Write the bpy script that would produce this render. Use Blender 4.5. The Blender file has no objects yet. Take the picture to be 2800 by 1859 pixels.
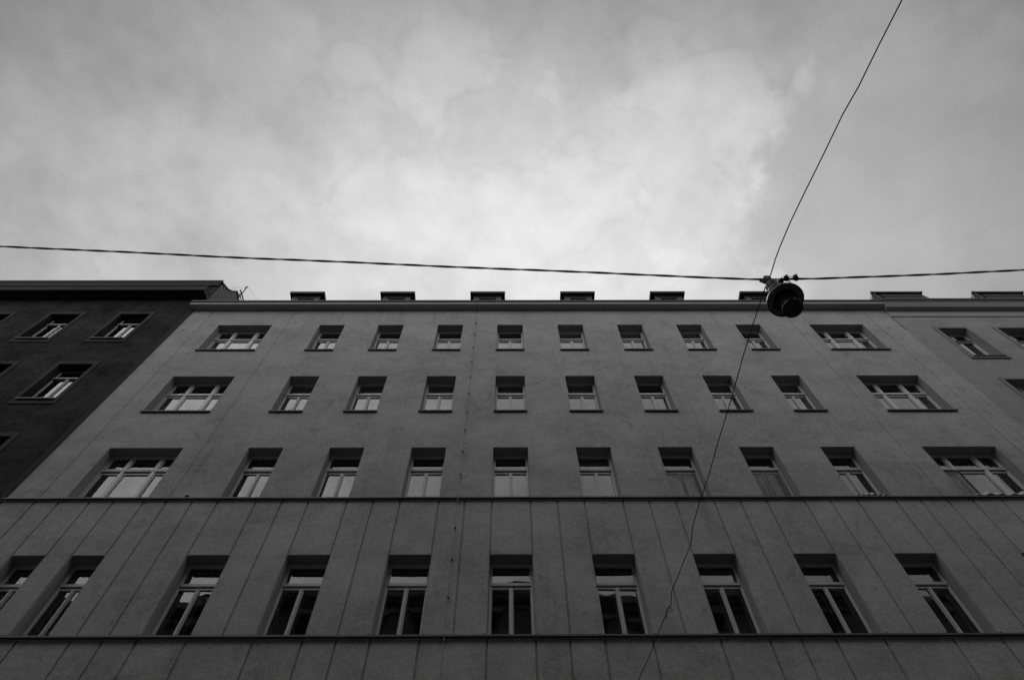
import bpy, math, random
from mathutils import Matrix, Vector
random.seed(7)
S = bpy.context.scene
col = S.collection

# ------------------------------------------------------------------ camera
# world frame: camera at the origin (eye height 1.6 m, ground at z = -1.6), facades run along X, street axis along X
GZ = -1.6
cam_d = bpy.data.cameras.new('camera'); cam = bpy.data.objects.new('camera', cam_d); col.objects.link(cam)
cam_d.sensor_fit = 'HORIZONTAL'; cam_d.sensor_width = 36.0; cam_d.lens = 36.0 * 1873.82 / 2800.0
cam_d.clip_start = 0.05; cam_d.clip_end = 2000
right = Vector((0.9999889, -0.00096215, -0.00461986)); up = Vector((0.0011957, -0.89538582, 0.44528956)); fw = Vector((0.00456499, 0.44529013, 0.8953747))
cam.matrix_world = Matrix(((right.x, up.x, -fw.x, 0), (right.y, up.y, -fw.y, 0), (right.z, up.z, -fw.z, 0), (0, 0, 0, 1)))
S.camera = cam

# ------------------------------------------------------------------ world: overcast, clouded sky, black and white photograph
world = bpy.data.worlds.new('World'); S.world = world; world.use_nodes = True
nt = world.node_tree; nt.nodes.clear()
def N(t, **k):
    n = nt.nodes.new(t)
    for a, b in k.items(): setattr(n, a, b)
    return n
def L(a, b): nt.links.new(a, b)
def M(op, a, b=None, c=None, clamp=False):
    n = nt.nodes.new('ShaderNodeMath'); n.operation = op; n.use_clamp = clamp
    for i, v in enumerate((a, b, c)):
        if v is None: continue
        if isinstance(v, (int, float)): n.inputs[i].default_value = v
        else: nt.links.new(v, n.inputs[i])
    return n.outputs[0]
def MR(v, a, b, c, d, smooth=True):
    n = nt.nodes.new('ShaderNodeMapRange'); n.interpolation_type = 'SMOOTHSTEP' if smooth else 'LINEAR'
    nt.links.new(v, n.inputs[0])
    for i, x in enumerate((a, b, c, d)): n.inputs[i + 1].default_value = x
    return n.outputs[0]
SUN_EL, SUN_AZ = math.radians(66), math.radians(8)      # veiled sun, high behind the facade
sky = N('ShaderNodeTexSky'); sky.sky_type = 'NISHITA'; sky.sun_disc = False
sky.sun_elevation = SUN_EL; sky.sun_rotation = SUN_AZ
skybw = N('ShaderNodeRGBToBW'); L(sky.outputs[0], skybw.inputs[0])
tc = N('ShaderNodeTexCoord'); sep = N('ShaderNodeSeparateXYZ'); L(tc.outputs['Generated'], sep.inputs[0])
zc = M('MAXIMUM', sep.outputs[2], 0.12)
px = M('DIVIDE', sep.outputs[0], zc); py = M('DIVIDE', sep.outputs[1], zc)
cmb = N('ShaderNodeCombineXYZ'); L(px, cmb.inputs[0]); L(py, cmb.inputs[1])
def wnoise(scale, detail, dist, off, rough=.55):
    mp = N('ShaderNodeMapping'); L(cmb.outputs[0], mp.inputs[0]); mp.inputs['Location'].default_value = off
    n = N('ShaderNodeTexNoise'); n.inputs['Scale'].default_value = scale; n.inputs['Detail'].default_value = detail
    n.inputs['Roughness'].default_value = rough; n.inputs['Distortion'].default_value = dist
    L(mp.outputs[0], n.inputs['Vector']); return n.outputs['Fac']
n_big = wnoise(2.6, 7, .25, (2.3, 8.1, 6.4), .5)
n_mid = wnoise(6.2, 8, .18, (7.3, 2.2, 1.1), .52)
n_fine = wnoise(14, 8, .12, (1.3, 9.2, 2.1), .6)
# brighter cloud where the hidden sun is
dx = M('MULTIPLY', M('SUBTRACT', px, 0.05), 1 / 1.08); dy = M('MULTIPLY', M('SUBTRACT', py, 0.42), 1 / 0.50)
g = M('EXPONENT', M('MULTIPLY', M('ADD', M('MULTIPLY', dx, dx), M('MULTIPLY', dy, dy)), -1.0))
base = M('MULTIPLY_ADD', g, 0.755, 0.025)
bx = M('MULTIPLY', M('ADD', px, 0.58), 1 / 0.72)      # brighter cloud again over the far side of the street, left
back = M('MULTIPLY', MR(py, -0.06, -0.48, 0.0, 1.0), M('MULTIPLY_ADD', M('EXPONENT', M('MULTIPLY', M('MULTIPLY', bx, bx), -1.0)), 0.80, 0.62))
base = M('ADD', base, back)
tex = M('ADD', M('ADD', M('MULTIPLY', M('SUBTRACT', n_big, .5), .34), M('MULTIPLY', M('SUBTRACT', n_mid, .5), .66)), M('MULTIPLY', M('SUBTRACT', n_fine, .5), .45))
crease = MR(M('ABSOLUTE', M('SUBTRACT', n_mid, .52)), 0.0, .045, 1, 0)
tex = M('SUBTRACT', tex, M('MULTIPLY', M('MULTIPLY', crease, MR(n_big, .42, .58, 0, 1)), .06))
# a gap of thinner cloud to the right, with a billowing edge
ex = M('MULTIPLY', M('SUBTRACT', px, 0.68), 1 / 0.33); ey = M('MULTIPLY', M('SUBTRACT', py, 0.20), 1 / 0.36)
er = M('SQRT', M('ADD', M('MULTIPLY', ex, ex), M('MULTIPLY', ey, ey)))
er = M('ADD', er, M('ADD', M('MULTIPLY', M('SUBTRACT', n_mid, .5), .8), M('MULTIPLY', M('SUBTRACT', n_fine, .5), .45)))
gap = M('MULTIPLY', MR(er, 0.86, 1.08, 1.0, 0.0), MR(py, .0, .17, .12, 1.0))
# a second veil of thin grey near the zenith
ex2 = M('MULTIPLY', M('SUBTRACT', px, 0.20), 1 / 0.26); ey2 = M('MULTIPLY', M('SUBTRACT', py, 0.0), 1 / 0.14)
er2 = M('ADD', M('SQRT', M('ADD', M('MULTIPLY', ex2, ex2), M('MULTIPLY', ey2, ey2))), M('MULTIPLY', M('SUBTRACT', n_mid, .5), 2.2))
gap2 = MR(er2, 0.6, 1.25, 0.5, 0.0)
gapf = M('MAXIMUM', gap, gap2)
cloud = M('MULTIPLY', base, M('ADD', M('MULTIPLY', tex, M('SUBTRACT', 1.0, M('MULTIPLY', gap, .5))), 1.0))
cloud = M('MULTIPLY', cloud, M('SUBTRACT', 1.0, M('MULTIPLY', gapf, 0.20)))
total = M('ADD', M('MULTIPLY', cloud, 9.6), M('MULTIPLY', skybw.outputs[0], 0.04))
cc = N('ShaderNodeCombineColor')
for i in range(3): L(total, cc.inputs[i])
bg = N('ShaderNodeBackground'); bg.inputs['Strength'].default_value = 0.1; L(cc.outputs[0], bg.inputs['Color'])
wo = N('ShaderNodeOutputWorld'); L(bg.outputs[0], wo.inputs[0])

# ------------------------------------------------------------------ sun (veiled)
sd = bpy.data.lights.new('sun', 'SUN'); sd.energy = 0.5; sd.angle = math.radians(20); sd.color = (1, 1, 1)
so = bpy.data.objects.new('sun', sd); col.objects.link(so)
d = Vector((math.sin(SUN_AZ) * math.cos(SUN_EL), math.cos(SUN_AZ) * math.cos(SUN_EL), math.sin(SUN_EL)))
so.rotation_euler = d.to_track_quat('Z', 'Y').to_euler(); so.location = (0, 0, 60)
S.view_settings.view_transform = 'Standard'; S.view_settings.look = 'None'
S.view_settings.exposure = 0.0; S.view_settings.gamma = 1.0
S.render.engine = 'CYCLES'
S.cycles.max_bounces = 10; S.cycles.transparent_max_bounces = 16; S.cycles.glossy_bounces = 5
S.cycles.use_denoising = True; S.cycles.use_adaptive_sampling = False
S.cycles.denoiser = 'OPENIMAGEDENOISE'; S.cycles.denoising_input_passes = 'RGB_ALBEDO_NORMAL'; S.cycles.denoising_prefilter = 'ACCURATE'
world.cycles.sampling_method = 'MANUAL'; world.cycles.sample_map_resolution = 512

# ------------------------------------------------------------------ materials
MAT = {}
def newmat(name):
    global nt
    m = bpy.data.materials.new(name); m.use_nodes = True; nt = m.node_tree; nt.nodes.clear(); MAT[name] = m
    out = N('ShaderNodeOutputMaterial'); b = N('ShaderNodeBsdfPrincipled'); L(b.outputs[0], out.inputs[0])
    return m, b, out
def grey(v, b, slot='Base Color'):
    c = N('ShaderNodeCombineColor')
    for i in range(3): L(v, c.inputs[i])
    L(c.outputs[0], b.inputs[slot])
def mnoise(vec, scale, detail=6, rough=.55, dist=0.0, stretch=(1, 1, 1), off=(0, 0, 0)):
    mp = N('ShaderNodeMapping'); L(vec, mp.inputs[0]); mp.inputs['Scale'].default_value = stretch; mp.inputs['Location'].default_value = off
    n = N('ShaderNodeTexNoise'); n.inputs['Scale'].default_value = scale; n.inputs['Detail'].default_value = detail
    n.inputs['Roughness'].default_value = rough; n.inputs['Distortion'].default_value = dist
    L(mp.outputs[0], n.inputs['Vector']); return n.outputs['Fac']
def stucco(name, v, mott=.16, grain=.16, bump=.5, patch=False, stain=.12):
    m, b, out = newmat(name)
    P = N('ShaderNodeNewGeometry').outputs['Position']
    a1 = mnoise(P, .55, 5, .6, .4, (1, 1, 1.2)); a2 = mnoise(P, 2.6, 6, .62, .6, (.9, 1, 1.1), (4, 2, 1)); a3 = mnoise(P, 19, 4, .75, .3, (1, 1, 1.05))
    bl = mnoise(P, 1.5, 9, .68, .9, (.95, 1, 1.05), (9, 3, 5))
    blot = MR(bl, .56, .72, 0, 1)
    t = M('ADD', M('MULTIPLY', M('SUBTRACT', a1, .5), mott * 2.0), M('ADD', M('MULTIPLY', M('SUBTRACT', a2, .5), mott * 1.2), M('MULTIPLY', M('SUBTRACT', a3, .5), grain * 2.4)))
    t = M('SUBTRACT', t, M('MULTIPLY', blot, stain))
    # hairline scratches of trowelled plaster
    sc = mnoise(P, 6.5, 9, .75, 2.2, (.7, 1, 1.6), (2, 8, 3))
    hair = MR(M('ABSOLUTE', M('SUBTRACT', sc, .5)), 0.0, .012, 1, 0)
    hm = MR(mnoise(P, 1.1, 3, .5, 0, (1, 1, 1), (5, 5, 5)), .5, .66, 0, 1)
    t = M('SUBTRACT', t, M('MULTIPLY', M('MULTIPLY', hair, hm), .16))
    if patch:   # repainted field of slightly darker plaster round the lowest plain storey, right half
        sx = N('ShaderNodeSeparateXYZ'); L(P, sx.inputs[0])
        e = M('ADD', sx.outputs[2], M('MULTIPLY', M('SUBTRACT', mnoise(P, 1.3, 5), .5), .35))
        m1 = MR(e, 14.12, 14.17, 1, 0); m2 = MR(sx.outputs[2], 12.7, 12.75, 0, 1); m3 = MR(sx.outputs[0], 2.4, 3.6, .35, 1)
        t = M('SUBTRACT', t, M('MULTIPLY', M('MULTIPLY', m1, m2), M('MULTIPLY', m3, .11)))
    spots = M('MULTIPLY', MR(mnoise(P, 7.5, 2, .5, .5, (1, 1, 1), (1, 6, 2)), .70, .77, 0, 1), MR(mnoise(P, .9, 2, .5, 0, (1, 1, 1), (8, 1, 7)), .45, .6, 0, 1))
    t = M('SUBTRACT', t, M('MULTIPLY', spots, .3))
    run = MR(mnoise(P, 1.0, 4, .6, .2, (3.2, 1, .22), (3, 1, 9)), .52, .74, 0, 1)      # faint rain runs
    t = M('SUBTRACT', t, M('MULTIPLY', run, mott * .32))
    val = M('MULTIPLY', M('ADD', t, 1.0), v)
    grey(val, b)
    b.inputs['Roughness'].default_value = .95; b.inputs['Specular IOR Level'].default_value = .15
    bm = N('ShaderNodeBump'); bm.inputs['Strength'].default_value = bump; bm.inputs['Distance'].default_value = .02
    hgt = M('ADD', mnoise(P, 22, 6, .7, .4), M('MULTIPLY', a2, 1.5))
    hgt = M('ADD', hgt, M('MULTIPLY', M('MULTIPLY', hair, hm), -.6))
    L(hgt, bm.inputs['Height']); L(bm.outputs[0], b.inputs['Normal'])
    return m
def plain(name, v, rough=.6, metal=0, spec=.4, var=.12, scale=6, bump=0):
    m, b, out = newmat(name)
    P = N('ShaderNodeNewGeometry').outputs['Position']
    t = mnoise(P, scale, 5, .6, .3)
    grey(M('MULTIPLY', M('ADD', M('MULTIPLY', M('SUBTRACT', t, .5), var * 2), 1.0), v), b)
    b.inputs['Roughness'].default_value = rough; b.inputs['Metallic'].default_value = metal; b.inputs['Specular IOR Level'].default_value = spec
    if bump:
        bm = N('ShaderNodeBump'); bm.inputs['Strength'].default_value = bump; bm.inputs['Distance'].default_value = .01
        L(mnoise(P, scale * 4, 5), bm.inputs['Height']); L(bm.outputs[0], b.inputs['Normal'])
    return m
def glass(name, wave, fmul=1.0):
    m, b, out = newmat(name); nt.nodes.remove(b)
    P = N('ShaderNodeNewGeometry').outputs['Position']
    oi = N('ShaderNodeObjectInfo')
    fr = N('ShaderNodeFresnel'); fr.inputs['IOR'].default_value = 1.52
    bm = N('ShaderNodeBump'); bm.inputs['Strength'].default_value = 1.0; bm.inputs['Distance'].default_value = wave
    mp = N('ShaderNodeVectorMath'); mp.operation = 'ADD'; L(P, mp.inputs[0])
    cx = N('ShaderNodeCombineXYZ'); L(M('MULTIPLY', oi.outputs['Random'], 40.0), cx.inputs[0]); L(cx.outputs[0], mp.inputs[1])
    L(mnoise(mp.outputs[0], 1.6, 2, .4, .2, (1, 1, 1.6)), bm.inputs['Height'])
    gl = N('ShaderNodeBsdfGlossy'); gl.inputs['Roughness'].default_value = 0.0; gl.inputs['Color'].default_value = (1, 1, 1, 1); 
    if wave > .001: L(bm.outputs[0], gl.inputs['Normal'])
    tr = N('ShaderNodeBsdfTransparent'); tr.inputs['Color'].default_value = (.93, .93, .93, 1)
    F = fr.outputs[0]
    f2 = M('MULTIPLY', M('DIVIDE', M('MULTIPLY', F, 2.0), M('ADD', F, 1.0)), fmul, None, True)   # both faces of the pane
    mx = N('ShaderNodeMixShader'); L(f2, mx.inputs[0]); L(tr.outputs[0], mx.inputs[1]); L(gl.outputs[0], mx.inputs[2]); L(mx.outputs[0], out.inputs[0])
    return m
stucco('render_main', .372, mott=.34, grain=.40, patch=True, stain=.22)
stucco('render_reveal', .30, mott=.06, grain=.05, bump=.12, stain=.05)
stucco('render_right', .30, mott=.24, grain=.3)
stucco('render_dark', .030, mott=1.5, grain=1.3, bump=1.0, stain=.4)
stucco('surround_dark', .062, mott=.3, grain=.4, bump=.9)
stucco('surround_right', .24, mott=.1)
stucco('cornice_plaster', .35, mott=.08, grain=.05, bump=.15, stain=.06)
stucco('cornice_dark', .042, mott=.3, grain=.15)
stucco('render_opposite', .24, mott=.2)
plain('joint', .10, .9)
plain('joint_dark', .012, .9)
plain('frame_paint', .53, .4, 0, .5, .05, 3)
plain('frame_seal', .03, .7)
plain('frame_bright', .46, .4, 0, .5, .05, 3)
plain('sill_metal', .035, .5, .3, .5, .2, 4)
plain('gutter_metal', .032, .5, .5, .4, .2, 3)
plain('roof_sheet', .03, .6, .1, .4, .25, 3)
plain('dormer_sheet', .05, .5, .3, .4, .15, 3)
plain('dark_metal', .035, .45, .5, .5, .2, 20)
plain('lamp_underside', .22, .4, 0, .5, .3, 10)  # paler grey than the enamel, for the underside of the rim
plain('lamp_enamel', .05, .35, .2, .5, .3, 12)
plain('lamp_bowl', .05, .25, 0, .6, .3, 20)
plain('cable_rubber', .015, .6)
plain('galvanised', .16, .5, .2, .5, .2, 30)
plain('interior', .18, .9)
plain('slab', .35, .9)
plain('asphalt', .05, .9, 0, .2, .3, 8, .4)
plain('paving', .11, .9, 0, .2, .2, 3, .2)
plain('kerb_stone', .25, .8, 0, .3, .2, 6, .2)
plain('blind_cloth', .75, .9, 0, .1, .06, 5)
plain('plastic_sheet', .34, .3, 0, .5, .25, 14)
glass('pane_glass', .0001)
glass('pane_glass_wavy', .0016, 1.0)
# sheer curtain with folds
m, b, out = newmat('curtain_cloth'); b.inputs['Roughness'].default_value = .9; b.inputs['Base Color'].default_value = (.6, .6, .6, 1)
tr = N('ShaderNodeBsdfTranslucent'); tr.inputs['Color'].default_value = (.6, .6, .6, 1)
mx = N('ShaderNodeMixShader'); mx.inputs[0].default_value = .3; L(b.outputs[0], mx.inputs[1]); L(tr.outputs[0], mx.inputs[2]); L(mx.outputs[0], out.inputs[0])
# insect net: fine mesh of threads
m, b, out = newmat('insect_net'); b.inputs['Base Color'].default_value = (.22, .22, .22, 1); b.inputs['Roughness'].default_value = .8
P = N('ShaderNodeNewGeometry').outputs['Position']; sx = N('ShaderNodeSeparateXYZ'); L(P, sx.inputs[0])
def tri(v, per): return M('ABSOLUTE', M('SUBTRACT', M('FRACT', M('DIVIDE', v, per)), .5))
u = M('ADD', sx.outputs[0], M('MULTIPLY', sx.outputs[2], .55)); v_ = M('SUBTRACT', sx.outputs[0], M('MULTIPLY', sx.outputs[2], .55))
th = M('MAXIMUM', M('LESS_THAN', tri(u, .03), .17), M('LESS_THAN', tri(v_, .03), .15))
tr = N('ShaderNodeBsdfTransparent'); mx = N('ShaderNodeMixShader'); L(th, mx.inputs[0]); L(tr.outputs[0], mx.inputs[1]); L(b.outputs[0], mx.inputs[2]); L(mx.outputs[0], out.inputs[0])
# diamond slates
m, b, out = newmat('diamond_slates')
P = N('ShaderNodeNewGeometry').outputs['Position']; sx = N('ShaderNodeSeparateXYZ'); L(P, sx.inputs[0])
u = M('DIVIDE', sx.outputs[2], .30); v_ = M('DIVIDE', M('MULTIPLY_ADD', sx.outputs[1], 2.2, sx.outputs[2]), .61)
ln = M('MAXIMUM', M('LESS_THAN', M('FRACT', u), .15), M('LESS_THAN', M('FRACT', v_), .13))
cell = M('ADD', M('FLOOR', u), M('MULTIPLY', M('FLOOR', v_), 7.3))
wn = N('ShaderNodeTexWhiteNoise'); wn.noise_dimensions = '1D'; L(cell, wn.inputs['W'])
vv = M('MULTIPLY', M('ADD', M('MULTIPLY', wn.outputs['Value'], .4), .8), .17)
grey(M('MULTIPLY', vv, M('SUBTRACT', 1.0, M('MULTIPLY', ln, .85))), b); b.inputs['Roughness'].default_value = .6
bm = N('ShaderNodeBump'); bm.inputs['Distance'].default_value = .02; L(M('ADD', M('FRACT', u), M('FRACT', v_)), bm.inputs['Height']); L(bm.outputs[0], b.inputs['Normal'])

# ------------------------------------------------------------------ mesh helpers
class MB:
    def __init__(s): s.v = []; s.f = []; s.m = []; s.sm = []
    def quad(s, a, b, c, d, mi=0, smooth=False):
        n = len(s.v); s.v += [a, b, c, d]; s.f.append((n, n + 1, n + 2, n + 3)); s.m.append(mi); s.sm.append(smooth); return s
    def poly(s, pts, mi=0):
        n = len(s.v); s.v += list(pts); s.f.append(tuple(range(n, n + len(pts)))); s.m.append(mi); s.sm.append(False); return s
    def box(s, x0, x1, y0, y1, z0, z1, mi=0, ch=0.0):
        if x1 < x0: x0, x1 = x1, x0
        if ch <= 0:
            n = len(s.v)
            s.v += [(x0, y0, z0), (x1, y0, z0), (x1, y1, z0), (x0, y1, z0), (x0, y0, z1), (x1, y0, z1), (x1, y1, z1), (x0, y1, z1)]
            for f in ((0, 3, 2, 1), (4, 5, 6, 7), (0, 1, 5, 4), (1, 2, 6, 5), (2, 3, 7, 6), (3, 0, 4, 7)):
                s.f.append(tuple(n + i for i in f)); s.m.append(mi); s.sm.append(False)
        else:   # front edges (towards -y) chamfered
            c = ch; n = len(s.v)
            s.v += [(x0, y1, z0), (x1, y1, z0), (x1, y1, z1), (x0, y1, z1), (x0, y0 + c, z0), (x1, y0 + c, z0), (x1, y0 + c, z1), (x0, y0 + c, z1),
                    (x0 + c, y0, z0 + c), (x1 - c, y0, z0 + c), (x1 - c, y0, z1 - c), (x0 + c, y0, z1 - c)]
            for f in ((3, 2, 1, 0), (0, 1, 5, 4), (1, 2, 6, 5), (2, 3, 7, 6), (3, 0, 4, 7), (4, 5, 9, 8), (5, 6, 10, 9), (6, 7, 11, 10), (7, 4, 8, 11), (8, 9, 10, 11)):
                s.f.append(tuple(n + i for i in f)); s.m.append(mi); s.sm.append(False)
        return s
    def tube(s, pts, r, k=8, mi=0, caps=True):
        pts = [Vector(p) for p in pts]; rings = []
        for i, p in enumerate(pts):
            a = pts[max(i - 1, 0)]; b_ = pts[min(i + 1, len(pts) - 1)]; t = (b_ - a).normalized()
            u_ = t.orthogonal().normalized() if i == 0 else (pu - t * pu.dot(t)).normalized()
            pu = u_; w = t.cross(u_); rr = r[i] if isinstance(r, (list, tuple)) else r
            n = len(s.v); rings.append(n)
            for j in range(k):
                q = 2 * math.pi * j / k; s.v.append(tuple(p + (u_ * math.cos(q) + w * math.sin(q)) * rr))
        for i in range(len(pts) - 1):
            for j in range(k):
                s.f.append((rings[i] + j, rings[i] + (j + 1) % k, rings[i + 1] + (j + 1) % k, rings[i + 1] + j)); s.m.append(mi); s.sm.append(True)
        if caps:
            s.f.append(tuple(rings[0] + j for j in reversed(range(k)))); s.m.append(mi); s.sm.append(False)
            s.f.append(tuple(rings[-1] + j for j in range(k))); s.m.append(mi); s.sm.append(False)
        return s
    def lathe(s, c, prof, k=40, mi=0):
        n0 = len(s.v)
        for r, z in prof:
            for j in range(k):
                q = 2 * math.pi * j / k; s.v.append((c[0] + r * math.cos(q), c[1] + r * math.sin(q), z))
        for i in range(len(prof) - 1):
            for j in range(k):
                a = n0 + i * k + j; b_ = n0 + i * k + (j + 1) % k
                s.f.append((a, b_, b_ + k, a + k)); s.m.append(mi); s.sm.append(False)
        return s
    def build(s, name, mats, parent=None, loc=None):
        me = bpy.data.meshes.new(name); me.from_pydata(s.v, [], s.f)
        if not isinstance(mats, (list, tuple)): mats = [mats]
        for q in mats: me.materials.append(MAT[q])
        me.polygons.foreach_set('material_index', s.m); me.polygons.foreach_set('use_smooth', s.sm); me.update()
        o = bpy.data.objects.new(name, me); col.objects.link(o)
        if loc: o.location = loc
        if parent: o.parent = parent
        return o
def thing(name, label, cat, loc=(0, 0, 0), group=None):
    o = bpy.data.objects.new(name, None); col.objects.link(o); o.location = loc; o.empty_display_size = .3
    o['label'] = label; o['category'] = cat
    if group: o['group'] = group
    return o
def struct(o): o['kind'] = 'structure'; return o

def facade(name, Y0, xs, zs, dep, mats, parent, hole_depth=.36, body=None):
    """relief wall: cell (i,j) lies dep(x,z) behind the plane Y0; None = opening; sides join the steps"""
    xs = sorted(set(round(x, 4) for x in xs)); zs = sorted(set(round(z, 4) for z in zs))
    g_ = [[dep((xs[i] + xs[i + 1]) / 2, (zs[j] + zs[j + 1]) / 2) for j in range(len(zs) - 1)] for i in range(len(xs) - 1)]
    mb = MB()
    dd = lambda v: hole_depth if v is None else v
    for i in range(len(xs) - 1):
        for j in range(len(zs) - 1):
            x0, x1, z0, z1 = xs[i], xs[i + 1], zs[j], zs[j + 1]; v = g_[i][j]
            if v is not None:
                mb.quad((x0, Y0 + v, z0), (x1, Y0 + v, z0), (x1, Y0 + v, z1), (x0, Y0 + v, z1), 2 if v > .005 and v < .1 else 0)
            if i + 1 < len(xs) - 1:
                w = g_[i + 1][j]
                if dd(v) != dd(w):
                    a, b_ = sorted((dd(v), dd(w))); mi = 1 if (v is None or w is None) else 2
                    if dd(v) < dd(w): mb.quad((x1, Y0 + a, z0), (x1, Y0 + b_, z0), (x1, Y0 + b_, z1), (x1, Y0 + a, z1), mi)
                    else: mb.quad((x1, Y0 + b_, z0), (x1, Y0 + a, z0), (x1, Y0 + a, z1), (x1, Y0 + b_, z1), mi)
            if j + 1 < len(zs) - 1:
                w = g_[i][j + 1]
                if dd(v) != dd(w):
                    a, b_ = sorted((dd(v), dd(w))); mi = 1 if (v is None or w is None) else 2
                    mb.quad((x0, Y0 + a, z1), (x1, Y0 + a, z1), (x1, Y0 + b_, z1), (x0, Y0 + b_, z1), mi)
    if body:   # side and rear walls, so that the house is a closed body
        yb = body; X0, X1, Z0, Z1 = xs[0], xs[-1], zs[0], zs[-1]
        mb.quad((X0, yb, Z0), (X0, Y0, Z0), (X0, Y0, Z1), (X0, yb, Z1)); mb.quad((X1, Y0, Z0), (X1, yb, Z0), (X1, yb, Z1), (X1, Y0, Z1))
        mb.quad((X1, yb, Z0), (X0, yb, Z0), (X0, yb, Z1), (X1, yb, Z1)); mb.quad((X0, Y0, Z1), (X1, Y0, Z1), (X1, yb, Z1), (X0, yb, Z1))
    return mb.build(name, mats, parent)
def extrude_x(mb, x0, x1, prof, mi=0, ends=True, mids=None):
    """prof: closed polygon of (y,z)"""
    n = len(prof)
    for i in range(n):
        (ya, za), (yb, zb) = prof[i], prof[(i + 1) % n]
        mb.quad((x0, ya, za), (x1, ya, za), (x1, yb, zb), (x0, yb, zb), mids[i] if mids else mi)
    if ends: mb.poly([(x0, y, z) for y, z in prof], mi); mb.poly([(x1, y, z) for y, z in reversed(prof)], mi)
    return mb

# ------------------------------------------------------------------ ground
st = MB().quad((-400, -1.9, GZ), (400, -1.9, GZ), (400, 8.1, GZ), (-400, 8.1, GZ)).build('street', 'asphalt'); struct(st)
gd = MB().quad((-500, -500, GZ - .05), (500, -500, GZ - .05), (500, 500, GZ - .05), (-500, 500, GZ - .05)).build('ground', 'asphalt'); struct(gd)
pv = MB()
pv.box(-400, 400, 8.26, 10.49, GZ - .04, GZ + .13); pv.box(-400, 400, -4.29, -2.06, GZ - .04, GZ + .13)
pv.box(-400, 400, 8.1, 8.257, GZ - .04, GZ + .128, 1); pv.box(-400, 400, -2.057, -1.9, GZ - .04, GZ + .128, 1)
struct(pv.build('pavement', ['paving', 'kerb_stone']))

# ------------------------------------------------------------------ main house
Y0 = 10.5; YF = Y0 + .275          # wall plane, plane of the window frames
house = thing('apartment_building', 'wide plain grey plastered apartment house with rows of deep set windows and six flat dormers', 'building', (1.1, Y0, GZ))
def rel(o):   # parts are modelled in world coordinates
    o.matrix_parent_inverse = o.parent.matrix_world.inverted() if False else Matrix.Translation(-Vector(o.parent.location)); return o
X0, X1 = -11.82, 14.10
NL = [-6.793, -4.682, -2.548, -.412, 1.751, 3.889, 6.018, 8.15]     # left edges of the eight narrow columns
NW = .905
WL, WR = (-10.42, -8.50), (10.82, 12.76)
R4X = [(-10.48, .70), (-9.22, .70)] + [(x, NW) for x in NL] + [(10.85, .70), (12.12, .70)]
ROWS = {1: (20.36, 22.34), 2: (16.56, 18.607), 3: (12.77, 14.815), 4: (8.87, 10.957)}
TOPWALL = 23.60
openings = []
for r in (1, 2, 3):
    z0, z1 = ROWS[r]
    openings += [(x, x + NW, z0, z1) for x in NL] + [(WL[0], WL[1], z0, z1), (WR[0], WR[1], z0, z1)]
openings += [(x, x + w, ROWS[4][0], ROWS[4][1]) for x, w in R4X]
GRU = [(-11.05, .022), (-7.99, .022), (10.27, .022), (13.28, .022)]       # joints of the plain upper wall
GR1 = [-11.05, -10.48, -9.76, -9.22, -8.51, -7.98, -7.38, -6.79, -5.90, -5.29, -4.67, -3.775, -3.17, -2.54, -1.64, -1.03, -.405, .50, 1.13, 1.76, 2.655, 3.27, 3.89, 4.79, 5.40, 6.02, 6.91, 7.52, 8.155, 9.055, 9.64, 10.27, 10.86, 11.54, 12.13, 12.8, 13.4]
GR2 = [-11.05, -10.0, -8.99, -8.0, -7.42, -6.80, -5.9, -4.675, -3.775, -3.16, -2.54, -1.645, -.405, .49, 1.11, 1.75, 2.63, 3.87, 4.77, 5.35, 5.99, 6.88, 8.14, 9.04, 10.2, 10.9, 11.6, 12.8]
B1, B2 = 12.74, 8.85
xs = [X0, X1]; zs = [GZ - .05, TOPWALL, B1, B2]
for a, b_, c, d_ in openings: xs += [a, b_]; zs += [c, d_]
gw = .044
for gx, w in GRU: xs += [gx - w / 2, gx + w / 2]
for gx in GR1 + GR2: xs += [gx - gw / 2, gx + gw / 2]
VENT = (-7.655, -7.535, 12.79, 12.91); xs += VENT[:2]; zs += VENT[2:]
def dep(x, z):
    for a, b_, c, d_ in openings:
        if a < x < b_ and c < z < d_: return None
    if VENT[0] < x < VENT[1] and VENT[2] < z < VENT[3]: return .09
    if z > B1:
        for gx, w in GRU:
            if abs(x - gx) < w / 2: return .012
    elif z > B2:
        for gx in GR1:
            if abs(x - gx) < gw / 2: return .022
    else:
        for gx in GR2:
            if abs(x - gx) < gw / 2: return .022
    return 0
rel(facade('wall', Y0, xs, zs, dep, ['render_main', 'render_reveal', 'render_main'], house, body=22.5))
# floors inside: ceilings seen through the panes
mb = MB()
for z in (7.9, 11.75, 15.6, 19.4, 23.2): mb.box(X0 + .1, X1 - .1, Y0 + .5, 22.3, z - .2, z)
for z in (8.0, 11.85, 15.7, 19.5): mb.box(X0 + .1, X1 - .1, 15.5, 15.7, z, z + 3.5, 1)
rel(mb.build('floor', ['slab', 'interior'], house))

def cornice_sag(x): return 0
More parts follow.
